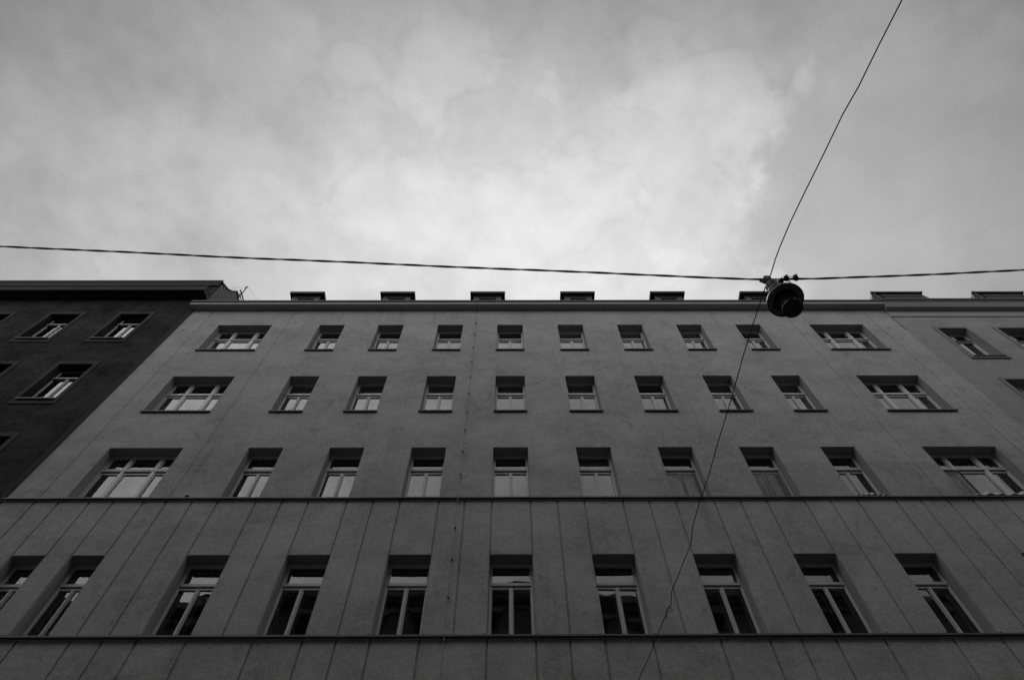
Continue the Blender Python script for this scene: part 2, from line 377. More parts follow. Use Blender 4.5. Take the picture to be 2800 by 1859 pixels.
# cornice: flat soffit, light fascia lip
mb = MB(); cx0, cx1 = -11.95, 14.28
extrude_x(mb, cx0, cx1, [(Y0 - .003, 23.602), (Y0 - .255, 23.60), (Y0 - .27, 23.615), (Y0 - .275, 23.74), (Y0 - .262, 23.765), (Y0 - .25, 23.775), (Y0 + .3, 23.80), (Y0 + .3, 23.602)])
rel(mb.build('cornice', 'cornice_plaster', house))
mb = MB(); gx0, gx1 = cx0 - .01, cx1 + .01
prof = [(Y0 - .245, 23.777)] + [(Y0 - .25 - .055 + .075 * (-math.cos(a)) * .6, 23.845 - .065 * math.cos(a) if False else 23.78 + .07 * (a / math.pi)) for a in ()] + [(Y0 - .285, 23.785), (Y0 - .305, 23.82), (Y0 - .305, 23.90), (Y0 - .292, 23.905), (Y0 - .29, 23.83), (Y0 - .245, 23.80)]
extrude_x(mb, gx0, gx1, prof)
rel(mb.build('gutter', 'gutter_metal', house))
# mansard roof
mb = MB()
extrude_x(mb, X0 + .02, X1 - .02, [(Y0 - .2, 23.81), (Y0 + .25, 23.95), (12.3, 26.9), (17, 28.2), (22.4, 24.0), (22.4, 23.81)])
rel(mb.build('roof', 'roof_sheet', house))
# ledges (sheet metal flashings)
for nm, bz, grs in (('ledge', B1, GR1), ('ledge', B2, GR2)):
    mb = MB(); n = 36; pts = []
    for i in range(n + 1):
        x = X0 + (X1 - X0) * i / n; pts.append((x, random.uniform(-.003, .003), random.uniform(-.003, .003)))
    for (xa, ya, za), (xb, yb, zb) in zip(pts, pts[1:]):
        f = lambda x, dy, dz, y, z: (x, Y0 + y + dy, bz + z + dz)
        P4 = [(.0, .022), (-.068, .012), (-.072, -.030), (-.066, -.032), (-.063, -.008), (.0, -.004)]
        for k in range(len(P4)):
            (y1, z1), (y2, z2) = P4[k], P4[(k + 1) % len(P4)]
            mb.quad((xa, Y0 + y1 + (ya if y1 else 0), bz + z1 + za), (xb, Y0 + y1 + (yb if y1 else 0), bz + z1 + zb), (xb, Y0 + y2 + (yb if y2 else 0), bz + z2 + zb), (xa, Y0 + y2 + (ya if y2 else 0), bz + z2 + za))
    # small upstands of the flashing beside the windows
    for a, b_, c, d_ in openings:
        if abs(c - bz) < .1:
            for xx in (a - .06, b_ + .04): mb.box(xx, xx + .02, Y0 - .03, Y0 + .01, bz + .02, bz + .07)
    rel(mb.build(nm, 'sill_metal', house))
    mb = MB()   # shadow gap strip below the flashing
    mb.box(X0, X1, Y0 - .018, Y0 + .01, bz - .055, bz - .012)
    rel(mb.build('ledge_moulding', 'render_main', house))

# --------------------------------------------------------------- windows of the main house
ZB = {1: (.19, .57, .77), 2: (.17, .59, .80), 3: (.125, .515, .745), 4: (.09, .515, .68)}
def bars_mb(w, h, r, panels):
    """frame of a casement window, local origin at lower left corner of the opening, y=0 at the frame's face"""
    f = MB(); t0, t1, t2 = ZB[r]; t0 = .085 if r > 1 else .10
    T = .075
    f.box(0, .045, 0, T, 0, h, 0, .006); f.box(w - .045, w, 0, T, 0, h, 0, .006)
    f.box(.045, w - .045, 0, T, h - .055, h, 0, .006); f.box(.045, w - .045, .0, T, 0, .055, 0, .006)
    a = h - t1; b_ = h - t2       # transom zone b_..a
    m_ = (a + b_) / 2
    bars = [(panels[i][1], panels[i + 1][0]) for i in range(len(panels) - 1)]
    wide = len(panels) > 2
    # fixed transom rail between the sashes, proud
    f.box(.045, w - .045, -.022, T, m_ - .026, m_ + .030, 0, .008)
    f.box(.045, w - .045, .035, T, b_ + .005, a - .005, 1)       # dark rebate behind
    if wide:
        for (xa, xb) in bars: f.box(xa + .032, xb - .032, -.012, T, .055, h - .055, 0, .006)
    ups = [(p[0], p[1]) for p in panels] if wide else [(panels[0][0], panels[-1][1])]
    for (xa, xb) in ups:        # upper sashes
        e = .034; zt = h - t0; zb_ = a
        f.box(xa - e, xb + e, .008, T - .01, a - .048, a + .0, 0, .006); f.box(xa - e, xb + e, .008, T - .01, zt, h - .058, 0, .006)
        f.box(xa - e, xa, .008, T - .01, a, zt, 0, .006); f.box(xb, xb + e, .008, T - .01, a, zt, 0, .006)
    for (xa, xb) in panels:     # lower casements
        e = .034; zt = b_ - .012
        f.box(xa - e, xb + e, .008, T - .01, zt, zt + .040, 0, .006); f.box(xa - e, xb + e, .008, T - .01, .058, .10, 0, .006)
        f.box(xa - e, xa, .008, T - .01, .10, zt, 0, .006); f.box(xb, xb + e, .008, T - .01, .10, zt, 0, .006)
    if not wide:
        c = w / 2 + .0; f.box(c - .021, c + .021, -.016, .03, .058, b_ + .012, 0, .008)
    panes = [(xa, xb, a, h - t0) for xa, xb in ups] + [(xa, xb, .10, b_ - .012) for xa, xb in panels]
    return f, panes
def pane_mb(panes, y, jit, rnd):
    g_ = MB()
    for xa, xb, za, zb in panes:
        j = [rnd.uniform(-jit, jit) for _ in range(3)]; q = (j[0], j[1], j[1] + j[2] - j[0], j[2])
        g_.quad((xa - .006, y + q[0], za - .006), (xb + .006, y + q[1], za - .006), (xb + .006, y + q[2], zb + .006), (xa - .006, y + q[3], zb + .006))
    return g_
def curtain_mb(xa, xb, za, zb, y, amp, per):
    g_ = MB(); n = max(2, int((xb - xa) / .018)) if amp else 1
    ph = random.random() * 6
    P_ = [(xa + (xb - xa) * i / n, y + amp * math.sin(ph + 2 * math.pi * (xa + (xb - xa) * i / n) / per + .8 * math.sin(i * .7 + ph))) for i in range(n + 1)]
    for (a, ya), (b_, yb) in zip(P_, P_[1:]): g_.quad((a, ya, za), (b_, yb, za), (b_, yb, zb), (a, ya, zb), 0, amp > 0)
    return g_
PR = {}
def window(r, x, w, cfg):
    z0, z1 = ROWS[r]; h = z1 - z0
    if w > 1.5: panels = [(.095, .515), (.675, 1.305), (1.455, w - .09)] if cfg.get('side') != 'R' else [(.095, .475), (.635, 1.265), (1.415, w - .09)]
    else: panels = [(.065, w / 2 - .045), (w / 2 + .047, w - .062)]
    if w > 1.5: panels = [(.10, .52), (.672, 1.30), (1.465, w - .085)]
    key = (r, round(w, 3))
    loc = (x, YF, z0)
    if key not in PR:
        f, panes = bars_mb(w, h, r, panels)
        fo = f.build('window', ['frame_paint', 'frame_seal'], house, loc)
        inn = MB(); e = .03                       # inner row of casements, 14 cm behind
        yi = .17
        for xa, xb, za, zb in panes:
            xa2, xb2, za2, zb2 = xa + .012, xb - .012, za + .01, zb - .012
            inn.box(xa2 - e, xb2 + e, yi, yi + .045, zb2, zb2 + e); inn.box(xa2 - e, xb2 + e, yi, yi + .045, za2 - e, za2)
            inn.box(xa2 - e, xa2, yi, yi + .045, za2, zb2); inn.box(xb2, xb2 + e, yi, yi + .045, za2, zb2)
        ipn = [(a + .012, b_ - .012, c + .01, d_ - .012) for a, b_, c, d_ in panes]
        inn.box(0, .03, .085, yi + .04, 0, h); inn.box(w - .03, w, .085, yi + .04, 0, h); inn.box(.03, w - .03, .085, yi + .04, h - .03, h)
        io = inn.build('inner_frame', 'frame_paint', fo)
        PR[key] = (fo, io, panes, ipn)
    else:
        a, b_, panes, ipn = PR[key]
        fo = a.copy(); col.objects.link(fo); fo.location = loc; io = b_.copy(); col.objects.link(io); io.parent = fo
    rel(fo)
    gm = 'pane_glass_wavy' if r == 4 else 'pane_glass'
    rnd = random.Random(int(x * 100) + r)
    pane_mb(panes, .04, .0035 if r == 4 else .0015, rnd).build('pane', gm, fo)
    pane_mb(ipn, .19, .003 if r == 4 else .0015, rnd).build('inner_pane', gm, fo)
    if r <= 2:      # own metal sill
        s_ = MB(); s_.box(-.03, w + .03, -.275 - .055, 0, -.028, .006); s_.box(-.03, w + .03, -.275 - .058, -.275 - .050, -.05, -.028)
        s_.box(-.03, w + .03, -.275, -.265, -.03, -.0)
        s_.build('sill', 'sill_metal', fo)
    k = cfg.get('k')
    a = h - ZB[r][1]; b_ = h - ZB[r][2]
    if k in ('sheer', 'both'): curtain_mb(.05, w - .05, .0, b_, .30, .012, .11).build('curtain', 'curtain_cloth', fo)
    if k == 'half': curtain_mb(.05, w * .5, .0, b_, .30, .012, .11).build('curtain', 'curtain_cloth', fo)
    if k in ('blind', 'both'): curtain_mb(.05, w - .05, (0 if k == 'blind' else a - .02), h - .03, .225, 0, 1).build('blind', 'blind_cloth', fo)
    if k == 'roll': curtain_mb(.05, w - .05, a - .15, h - .03, .225, 0, 1).build('blind', 'blind_cloth', fo)
    if k == 'net':
        n_ = MB(); n_.quad((.05, -.016, .06), (w - .05, -.016, .06), (w - .05, -.016, b_ + .0), (.05, -.016, b_ + .0)); n_.build('insect_net', 'insect_net', fo)
    if k == 'sidenet':
        n_ = MB(); n_.quad((.05, -.03, .06), (.60, -.03, .06), (.60, -.03, b_), (.05, -.03, b_)); n_.build('insect_net', 'insect_net', fo)
        q = MB(); q.box(.03, .06, -.045, -.005, .05, b_ + .03); q.box(.60, .63, -.045, -.005, .05, b_ + .03); q.box(.06, .60, -.045, -.005, b_, b_ + .03); q.build('net_frame', 'frame_seal', fo)
    return fo
CFG = {(1, 0): 'half', (1, 1): None, (1, 2): 'sheer', (1, 4): 'sheer', (1, 5): 'blind', (1, 6): 'roll', (1, 3): None, (2, 1): 'blind', (2, 2): 'blind', (2, 3): 'blind', (2, 4): 'both', (2, 0): 'half', (2, 5): 'roll', (2, 6): 'sheer', (2, 7): 'roll', (2, 8): 'blind', (1, 7): 'blind', (1, 8): 'half',
       (3, 1): None, (3, 2): None, (3, 3): 'sheer', (3, 4): 'sheer', (3, 5): 'roll', (3, 6): 'net', (3, 7): 'net', (3, 8): None, (3, 0): None, (2, 9): 'sheer', (3, 9): 'sidenet'}
for r in (1, 2, 3):
    allw = [(WL[0], WL[1] - WL[0])] + [(x, NW) for x in NL] + [(WR[0], WR[1] - WR[0])]
    for i, (x, w) in enumerate(allw):
        window(r, x, round(w, 3), {'k': CFG.get((r, i)), 'side': 'R' if i == 9 else 'L'})
for i, (x, w) in enumerate(R4X): window(4, x, w, {'k': None})

# vent in the wall
mb = MB(); a, b_, c, d_ = VENT
for q in ((a - .012, a, c - .012, d_ + .012), (b_, b_ + .012, c - .012, d_ + .012), (a, b_, c - .012, c), (a, b_, d_, d_ + .012)): mb.box(q[0], q[1], Y0 - .012, Y0 + .01, q[2], q[3])
mb.box(a, b_, Y0 + .06, Y0 + .07, c, d_, 1)
rel(mb.build('vent', ['frame_paint', 'joint_dark'], house))

# dormers
for i in range(6):
    cx = -8.27 + 3.70 * i; yd = 10.92; zt = 26.14
    b = MB()
    b.box(cx - .56, cx - .40, yd, 13.2, 24.3, zt - .10); b.box(cx + .40, cx + .56, yd, 13.2, 24.3, zt - .10)
    b.box(cx - .40, cx + .40, yd, 13.2, zt - .24, zt - .10); b.box(cx - .40, cx + .40, yd, 13.2, 24.3, 24.55)
    dm = rel(b.build('dormer', 'dormer_sheet', house))
    b = MB(); b.box(cx - .70, cx + .70, yd - .13, 13.4, zt - .10, zt - .01); b.box(cx - .715, cx + .715, yd - .145, 13.42, zt - .01, zt + .02)
    if i == 1: b.lathe((cx - .42, yd + .0), [(.05, zt + .02), (.045, zt + .06), (.004, zt + .12)], 10)
    b.build('dormer_roof', 'gutter_metal', dm)
    b = MB(); x0, x1 = cx - .40, cx + .40
    b.box(x0, x0 + .06, yd + .03, yd + .09, 24.55, zt - .24, 0, .005); b.box(x1 - .06, x1, yd + .03, yd + .09, 24.55, zt - .24, 0, .005); b.box(x0 + .06, x1 - .06, yd + .03, yd + .09, zt - .30, zt - .24, 0, .005); b.box(x0 + .06, x1 - .06, yd + .03, yd + .09, 24.55, 24.61, 0, .005)
    b.build('dormer_frame', 'galvanised', dm)
    MB().quad((x0 + .06, yd + .05, 24.61), (x1 - .06, yd + .05, 24.61), (x1 - .06, yd + .05, zt - .30), (x0 + .06, yd + .05, zt - .30)).build('dormer_pane', 'pane_glass', dm)
    for o in list(dm.children): pass

# lightning conductor on stand-off clamps
mb = MB(); pts = [(-1.235, Y0 - .31, 23.95), (-1.23, Y0 - .33, 23.80), (-1.225, Y0 - .285, 23.58), (-1.22, Y0 - .09, 23.50), (-1.21, Y0 - .05, 23.3)]
z = 22.4
while z > GZ:
    pts.append((-1.19 + random.uniform(-.008, .008), Y0 - (.05 if abs(z - 12.7) > .3 and abs(z - 8.85) > .3 else .085), z)); z -= .97 if z > 13 else .975
mb.tube(pts, .006, 6)
lc = rel(mb.build('lightning_conductor', 'galvanised', house))
zc_ = [23.4, 22.4, 21.45, 20.46, 19.46, 18.47, 17.48, 16.5, 15.53, 14.57, 13.6, 12.62, 11.72, 10.74, 9.75, 8.75, 7.8, 6.8, 5.8]
mb = MB().box(-.01, .01, -.05, .01, -.008, .008).box(-.022, .022, -.068, -.036, -.016, .016)
# (stem and jaw of one clamp are one turned piece: joined through the shared volume)
cl0 = mb.build('clamp', 'dark_metal', lc, (-1.19, Y0, zc_[0])); cl0.location = Vector((-1.19, Y0, zc_[0]))
for z in zc_[1:]:
    o = cl0.copy(); col.objects.link(o); o.location = (-1.19, Y0, z)

# ------------------------------------------------------------------ plastic sheeting lying on the upper ledge
def sheeting(name, label, x0, x1, zc0, peaks):
    o = MB(); n = 46; ny = 7; rnd = random.Random(int(x0 * 10)); V = []
    for i in range(n + 1):
        t = i / n; env = min(1, t / .12, (1 - t) / .12)
        h0 = sum(p[1] * math.exp(-((t - p[0]) / p[2]) ** 2) for p in peaks)
        for j in range(ny):
            q = j / (ny - 1); prof = .22 if j == 0 else (.95 + .15 * math.sin(j * 1.7 + i * .5) if j < ny - 1 else .2)
            crease = .010 * math.sin(i * 1.1 + j * 2.3) + .016 * math.sin(i * .43 - j * 1.7 + 2) + rnd.uniform(-.006, .006)
            V.append((x0 + (x1 - x0) * t + rnd.uniform(-.01, .01), Y0 - .058 + .20 * q + .02 * math.sin(i * .9), zc0 + .008 + max(0, (h0 * 1.15 + crease) * prof) * (.35 + .65 * env)))
    k = len(o.v); o.v += V
    for i in range(n):
        for j in range(ny - 1):
            a = k + i * ny + j; o.f.append((a, a + ny, a + ny + 1, a + 1)); o.m.append(0); o.sm.append(False)
    ob = o.build(name, 'plastic_sheet'); sm = ob.modifiers.new('thickness', 'SOLIDIFY'); sm.thickness = .004
    ob['label'] = label; ob['category'] = 'plastic sheet'
    ob['group'] = 'crumpled sheets on the upper ledge'
    return ob
sheeting('plastic_sheet', 'crumpled plastic sheet on the ledge under the narrow window beside the wide one', 8.13, 8.98, 12.762, [(.2, .06, .25), (.5, .12, .2), (.85, .07, .18)])
sheeting('plastic_sheet', 'long crumpled plastic sheet on the ledge under the wide window at the right edge', 10.87, 12.72, 12.762, [(.15, .04, .2), (.3, .13, .16), (.62, .12, .2), (.85, .10, .16)])

# ------------------------------------------------------------------ dark house on the left
lb = thing('dark_building', 'dark plastered apartment house on the left with framed windows and a heavy cornice', 'building', (-20.5, Y0, GZ))
LX0, LX1 = -36.0, -11.84
LW = 1.09; LR = [(21.24, 23.28), (17.26, 19.40), (13.28, 15.34), (9.3, 11.36)]
LCOL = [-14.395 - 2.575 * k for k in range(7)]
lop = [(x, x + LW, a, b_) for x in LCOL for a, b_ in LR]
xs = [LX0, LX1, -12.26, -12.23]; zs = [GZ - .05, 26.56]
for a, b_, c, d_ in lop: xs += [a, b_]; zs += [c, d_]
def depL(x, z):
    for a, b_, c, d_ in lop:
        if a < x < b_ and c < z < d_: return None
    if -12.26 < x < -12.23 and z < 24.6: return .02
    return 0
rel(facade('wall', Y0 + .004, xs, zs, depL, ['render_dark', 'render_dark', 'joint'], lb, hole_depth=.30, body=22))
PL = None
for (a, b_, c, d_) in lop:
    if c < 12 and a < -16: continue
    s_ = MB(); e = .135; yo = Y0 - .022
    s_.box(a - e, a, yo, Y0 + .01, c - .26, d_ + .19); s_.box(b_, b_ + e, yo, Y0 + .01, c - .26, d_ + .19)
    s_.box(a, b_, yo, Y0 + .01, d_, d_ + .19); s_.box(a, b_, yo, Y0 + .01, c - .26, c - .03)
    w, h = LW, d_ - c
    f = MB(); T = .06
    f.box(0, .05, 0, T, 0, h, 1); f.box(w - .05, w, 0, T, 0, h, 1); f.box(.05, w - .05, 0, T, h - .05, h, 1); f.box(.05, w - .05, 0, T, 0, .06, 1)
    f.box(.05, .10, .012, T, .06, h - .05, 0, .006); f.box(w - .10, w - .05, .012, T, .06, h - .05, 0, .006)
    f.box(.05, w - .05, -.03, T, h - .50, h - .44, 0, .008); f.box(.10, w - .10, .01, T, h - .56, h - .52, 1)
    f.box(w / 2 - .045, w / 2 + .045, .004, T, .06, h - .50, 0, .008); f.box(w / 2 - .02, w / 2 + .02, -.015, .01, .06, h - .50, 0, .006)
    f.box(.10, w - .10, .01, T, h - .10, h - .05, 1)
    if PL is None:
        fo = f.build('window', ['frame_bright', 'cornice_dark'], lb, (a, Y0 + .21, c)); rel(fo)
        g1 = MB().quad((.09, .04, h - .45), (w - .09, .04, h - .45), (w - .09, .04, h - .09), (.09, .04, h - .09)).quad((.09, .04, .05), (w - .09, .04, .05), (w - .09, .04, h - .5), (.09, .04, h - .5)).build('pane', 'pane_glass', fo)
        g2 = MB().quad((.09, .16, .0), (w - .09, .16, .0), (w - .09, .16, h - .5), (.09, .16, h - .5)).build('inner_pane', 'pane_glass', fo)
        sl = MB(); sl.box(-.02, w + .02, -.21 - .07, 0, -.03, .0); sl.box(-.02, w + .02, -.285, -.275, -.06, -.03)
        sl = sl.build('sill', 'sill_metal', fo)
        PL = (fo, g1, g2, sl); surr_me = None
    else:
        fo = PL[0].copy(); col.objects.link(fo); fo.location = (a, Y0 + .21, c); rel(fo)
        for q in PL[1:]:
            o = q.copy(); col.objects.link(o); o.parent = fo
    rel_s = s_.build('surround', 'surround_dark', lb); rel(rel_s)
    if False: curtain_mb(.06, w - .06, 0, h - .5, .26, .012, .1).build('curtain', 'curtain_cloth', fo)
mb = MB()
for z in (8.3, 12.3, 16.2, 20.2, 24.2): mb.box(LX0 + .1, LX1 - .1, Y0 + .5, 21.8, z - .2, z)
mb.box(LX0 + .1, LX1 - .1, 15.5, 15.7, 8, 24.0, 1)
rel(mb.build('floor', ['slab', 'interior'], lb))
# cornice with flat soffit, sunk panel and fascia, returning at the end
mb = MB()
extrude_x(mb, LX0, LX1 + .03, [(Y0 - .002, 24.74), (Y0 - .24, 24.74), (Y0 - .24, 24.712), (Y0 - .285, 24.700), (Y0 - .40, 24.700), (Y0 - .41, 24.72), (Y0 - .41, 25.02), (Y0 - .43, 25.045), (Y0 - .43, 25.10), (Y0 - .002, 25.18)])
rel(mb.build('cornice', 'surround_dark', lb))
mb = MB(); extrude_x(mb, LX0, LX1 + .04, [(Y0 - .43, 25.085), (Y0 - .452, 25.10), (Y0 - .452, 25.14), (Y0 - .44, 25.145), (Y0 - .43, 25.11)])
rel(mb.build('gutter', 'gutter_metal', lb))
mb = MB()   # attic band above, a little proud, with a dark coping
n = 24
for i in range(n):
    xa = LX0 + (LX1 - LX0) * i / n; xb = LX0 + (LX1 - LX0) * (i + 1) / n
    mb.box(xa, xb + .0, Y0 - .05 + random.uniform(-.003, .003), Y0 + .25, 26.02, 26.50 + random.uniform(-.004, .004))
mb.box(LX0, LX1 + .02, Y0 - .07, Y0 + .3, 26.505, 26.56, 1)
rel(mb.build('parapet', ['cornice_dark', 'gutter_metal'], lb))
# party wall above the lower neighbour, clad in diamond slates
prof = [(10.56, 23.0), (10.56, 26.54), (10.74, 26.70), (10.94, 26.86), (11.16, 27.19), (11.4, 27.74), (22, 27.74), (22, 23.0)]
mb = MB(); xa, xb = -12.2, LX1 + .006
mb.poly([(xb, y, z) for y, z in prof], 0); mb.poly([(xa, y, z) for y, z in reversed(prof)], 1)
for i in range(len(prof)):
    (y1, z1), (y2, z2) = prof[i], prof[(i + 1) % len(prof)]; mb.quad((xa, y1, z1), (xa, y2, z2), (xb, y2, z2), (xb, y1, z1), 1)
rel(mb.build('party_wall', ['diamond_slates', 'roof_sheet'], lb))
mb = MB()
for (y1, z1), (y2, z2) in zip(prof[1:6], prof[2:7]):
    y2 = min(y2, 14)
    mb.quad((xb + .02, y1, z1 - .10), (xb + .02, y2, z2 - .10), (xb + .02, y2, z2 + .02), (xb + .02, y1, z1 + .02)); mb.quad((xb + .02, y1, z1 + .02), (xb + .02, y2, z2 + .02), (xa - .02, y2, z2 + .02), (xa - .02, y1, z1 + .02)); mb.quad((xb, y1, z1 - .10), (xb, y2, z2 - .10), (xb + .02, y2, z2 - .10), (xb + .02, y1, z1 - .10))
rel(mb.build('verge_flashing', 'cornice_dark', lb))
mb = MB(); extrude_x(mb, LX0, -12.2, [(Y0 + .3, 26.4), (12.6, 27.6), (17, 28.4), (21.9, 26.0), (21.9, 24)]); rel(mb.build('roof', 'roof_sheet', lb))
# joint flashing between the two houses
mb = MB(); mb.box(-11.97, -11.815, Y0 - .03, Y0 + .01, GZ, 23.59); rel(mb.build('joint_strip', 'joint_dark', lb))

# mast with guy wires and roof rail
ms = thing('roof_mast', 'thin steel mast with guy wires on the end wall of the dark house', 'mast', (-11.84, 11.70, 27.7))
mb = MB(); mb.tube([(-11.86, 11.73, 27.72), (-11.84, 11.69, 28.90)], .028, 8)
rel(mb.build('mast_tube', 'dark_metal', ms))
mb = MB(); mb.tube([(-11.93, 11.69, 28.86), (-11.80, 11.67, 28.93)], .018, 6); mb.tube([(-11.95, 11.70, 28.78), (-11.86, 11.70, 28.83)], .012, 6); rel(mb.build('mast_head', 'dark_metal', ms))
mb = MB(); mb.tube([(-11.84, 11.68, 28.88), (-11.84, 10.95, 26.90)], .004, 4); rel(mb.build('guy_wire', 'galvanised', ms))
mb = MB(); mb.tube([(-11.80, 11.68, 28.88), (-11.4, 12.6, 29.0)], .004, 4); rel(mb.build('guy_wire', 'galvanised', ms))
rl = thing('roof_rail', 'small dark steel railing on the roof edge below the thin mast', 'railing', (-11.9, 11.6, 27.74))
mb = MB(); mb.tube([(-11.84, 11.50, 28.10), (-11.84, 11.74, 28.18), (-11.80, 13.2, 28.2)], .03, 6); mb.tube([(-11.9, 11.62, 27.95), (-11.84, 11.78, 27.98), (-11.80, 13.2, 28.0)], .022, 6); rel(mb.build('rail', 'dark_metal', rl))
mb = MB()
for y in (11.62, 12.2, 12.8): mb.tube([(-11.84, y, 27.7), (-11.84, y, 28.17)], .014, 6)
mb.tube([(-11.84, 11.95, 27.95), (-11.84, 12.1, 28.2)], .01, 6); rel(mb.build('post', 'dark_metal', rl))

# ------------------------------------------------------------------ house on the right
rb = thing('neighbour_building', 'grey plastered house at the right edge with moulded cornice and roller shuttered roof windows', 'building', (22, Y0, GZ))
RX0, RX1 = 14.105, 38.0
RR = [(19.83, 21.97), (16.16, 18.30), (12.49, 14.63), (8.82, 10.96)]; RWd = 1.03
RC = [15.255 + 2.135 * k for k in range(6)]
rop = [(x, x + RWd, a, b_) for x in RC for a, b_ in RR]
xs = [RX0, RX1]; zs = [GZ - .05, 23.4]
for a, b_, c, d_ in rop: xs += [a, b_]; zs += [c, d_]
def depR(x, z):
    for a, b_, c, d_ in rop:
        if a < x < b_ and c < z < d_: return None
    return 0
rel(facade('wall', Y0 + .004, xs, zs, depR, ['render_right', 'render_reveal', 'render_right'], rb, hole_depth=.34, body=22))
mb = MB()
for z in (7.9, 11.7, 15.4, 19.1, 22.9): mb.box(RX0 + .1, RX1 - .1, Y0 + .5, 21.8, z - .2, z)
mb.box(RX0 + .1, RX1 - .1, 15.5, 15.7, 8, 22.7, 1)
rel(mb.build('floor', ['slab', 'interior'], rb))
mb = MB(); mb.box(14.098, 14.125, Y0 - .012, Y0 + .01, 21.86, 22.97); rel(mb.build('joint_strip', 'joint', rb))  # thin darker strip drawn for the upper line between the houses
mb = MB()
extrude_x(mb, RX0 + .02, RX1, [(Y0, 22.98), (Y0 - .03, 22.99), (Y0 - .035, 23.42), (Y0 - .05, 23.44), (Y0 - .22, 23.45), (Y0 - .23, 23.47), (Y0 - .23, 23.55), (Y0 - .25, 23.56), (Y0 - .275, 23.63), (Y0 - .31, 23.69), (Y0 - .335, 23.70), (Y0 - .335, 23.74), (Y0, 23.80)])
rel(mb.build('cornice', 'cornice_plaster', rb))
mb = MB(); mb.box(RX0 + .02, RX1, Y0 - .37, Y0 - .25, 23.742, 23.79); mb.box(RX0 + .01, RX1, Y0 - .375, Y0 - .365, 23.79, 23.87); rel(mb.build('gutter', 'gutter_metal', rb))
mb = MB(); extrude_x(mb, RX0 + .03, RX1, [(Y0 - .2, 23.81), (Y0 + .25, 23.95), (12.3, 26.6), (17, 28.2), (22, 24.0), (22, 23.81)]); rel(mb.build('roof', 'roof_sheet', rb))
PRR = None
for (a, b_, c, d_) in rop:
    if a > 24 : continue
    w, h = RWd, d_ - c
    s_ = MB(); e = .11
    s_.box(a - e, a - .0, Y0 - .03, Y0 + .01, c - .0, d_ + .12); s_.box(b_ + .0, b_ + e, Y0 - .03, Y0 + .01, c, d_ + .12); s_.box(a, b_, Y0 - .03, Y0 + .01, d_, d_ + .12); s_.box(a - e - .015, b_ + e + .015, Y0 - .045, Y0 + .01, c - .125, c - .03)
    rel(s_.build('surround', 'surround_right', rb))
    if PRR is None:
        f = MB(); T = .07; zt = h - .66
        f.box(0, .06, 0, T, 0, h, 0, .006); f.box(w - .06, w, 0, T, 0, h, 0, .006); f.box(.06, w - .06, 0, T, h - .06, h, 0, .006); f.box(.06, w - .06, 0, T, 0, .06, 0, .006)
        f.box(.06, w - .06, -.03, T, zt, zt + .05, 0, .008); f.box(.06, w - .06, .02, T, zt - .06, zt, 1); f.box(.10, w - .10, -.055, -.03, zt + .05, zt + .12, 1)
        f.box(w / 2 - .05, w / 2 + .05, -.005, T, .06, zt - .06, 0, .008); f.box(w / 2 - .04, w / 2 + .04, .0, T, zt + .05, h - .06, 0, .008)
        f.box(.06, .10, .012, T, .06, zt - .06, 0, .005); f.box(w - .10, w - .06, .012, T, .06, zt - .06, 0, .005)
        fo = f.build('window', ['frame_paint', 'frame_seal'], rb, (a, YF - .02, c)); rel(fo)
        g1 = MB().quad((.05, .04, zt), (w - .05, .04, zt), (w - .05, .04, h - .05), (.05, .04, h - .05)).quad((.05, .04, .05), (w - .05, .04, .05), (w - .05, .04, zt), (.05, .04, zt)).build('pane', 'pane_glass', fo)
        g2 = MB().quad((.05, .17, .05), (w - .05, .17, .05), (w - .05, .17, h - .05), (.05, .17, h - .05)).build('inner_pane', 'pane_glass', fo)
        sl = MB(); sl.box(-.02, w + .03, -.255 - .08, 0, -.03, .0); sl = sl.build('sill', 'sill_metal', fo)
        PRR = (fo, g1, g2, sl)
    else:
        fo = PRR[0].copy(); col.objects.link(fo); fo.location = (a, YF - .02, c); rel(fo)
        for q in PRR[1:]:
            o = q.copy(); col.objects.link(o); o.parent = fo
# roof windows with roller boxes
for xa in (15.02, 19.22, 23.42):
    xb = xa + 2.0; yd = 10.9; zt = 26.18
    b = MB()
    extrude_x(b, xa, xb, [(yd, 24.2), (yd, zt - .02), (yd + .1, zt + .03), (12.9, zt + .3), (12.9, 24.2)])
    for s_, x in ((-1, xa), (1, xb)):      # splayed cheeks
        xo = x + s_ * .42
        b.poly([(x, yd, zt - .02), (xo, yd + .06, 25.2), (xo, 12.9, 26.2), (x, 12.9, zt + .3)]); b.poly([(x, yd, 24.2), (xo, yd + .06, 24.2), (xo, yd + .06, 25.2), (x, yd, zt - .02)])
    dm = rel(b.build('roof_window', 'gutter_metal', rb))
    b = MB(); b.tube([(xa - .02, yd - .03, zt), (xb + .04, yd - .03, zt)], .065, 14); b.tube([(xa - .035, yd - .03, zt), (xa - .02, yd - .03, zt)], .075, 14); b.tube([(xb + .04, yd - .03, zt), (xb + .055, yd - .03, zt)], .075, 14)
    for t in (.08, .5, .93): b.box(xa + (xb - xa) * t - .02, xa + (xb - xa) * t + .02, yd - .06, yd + .02, zt + .05, zt + .085)
    b.build('roller_box', 'gutter_metal', dm)
    b = MB(); b.tube([(xa + .03, yd - .03, zt - .04), (xa + .12, yd - .03, 24.3)], .035, 10); b.build('guide_rail', 'roof_sheet', dm)
    b = MB()
    for k in range(5): b.box(xa + .25, xb - .1, yd - .03 - .01 * (k % 2), yd - .002, zt - .24 - .12 * k, zt - .16 - .12 * k)
    b.build('roller_slats', 'roof_sheet', dm)

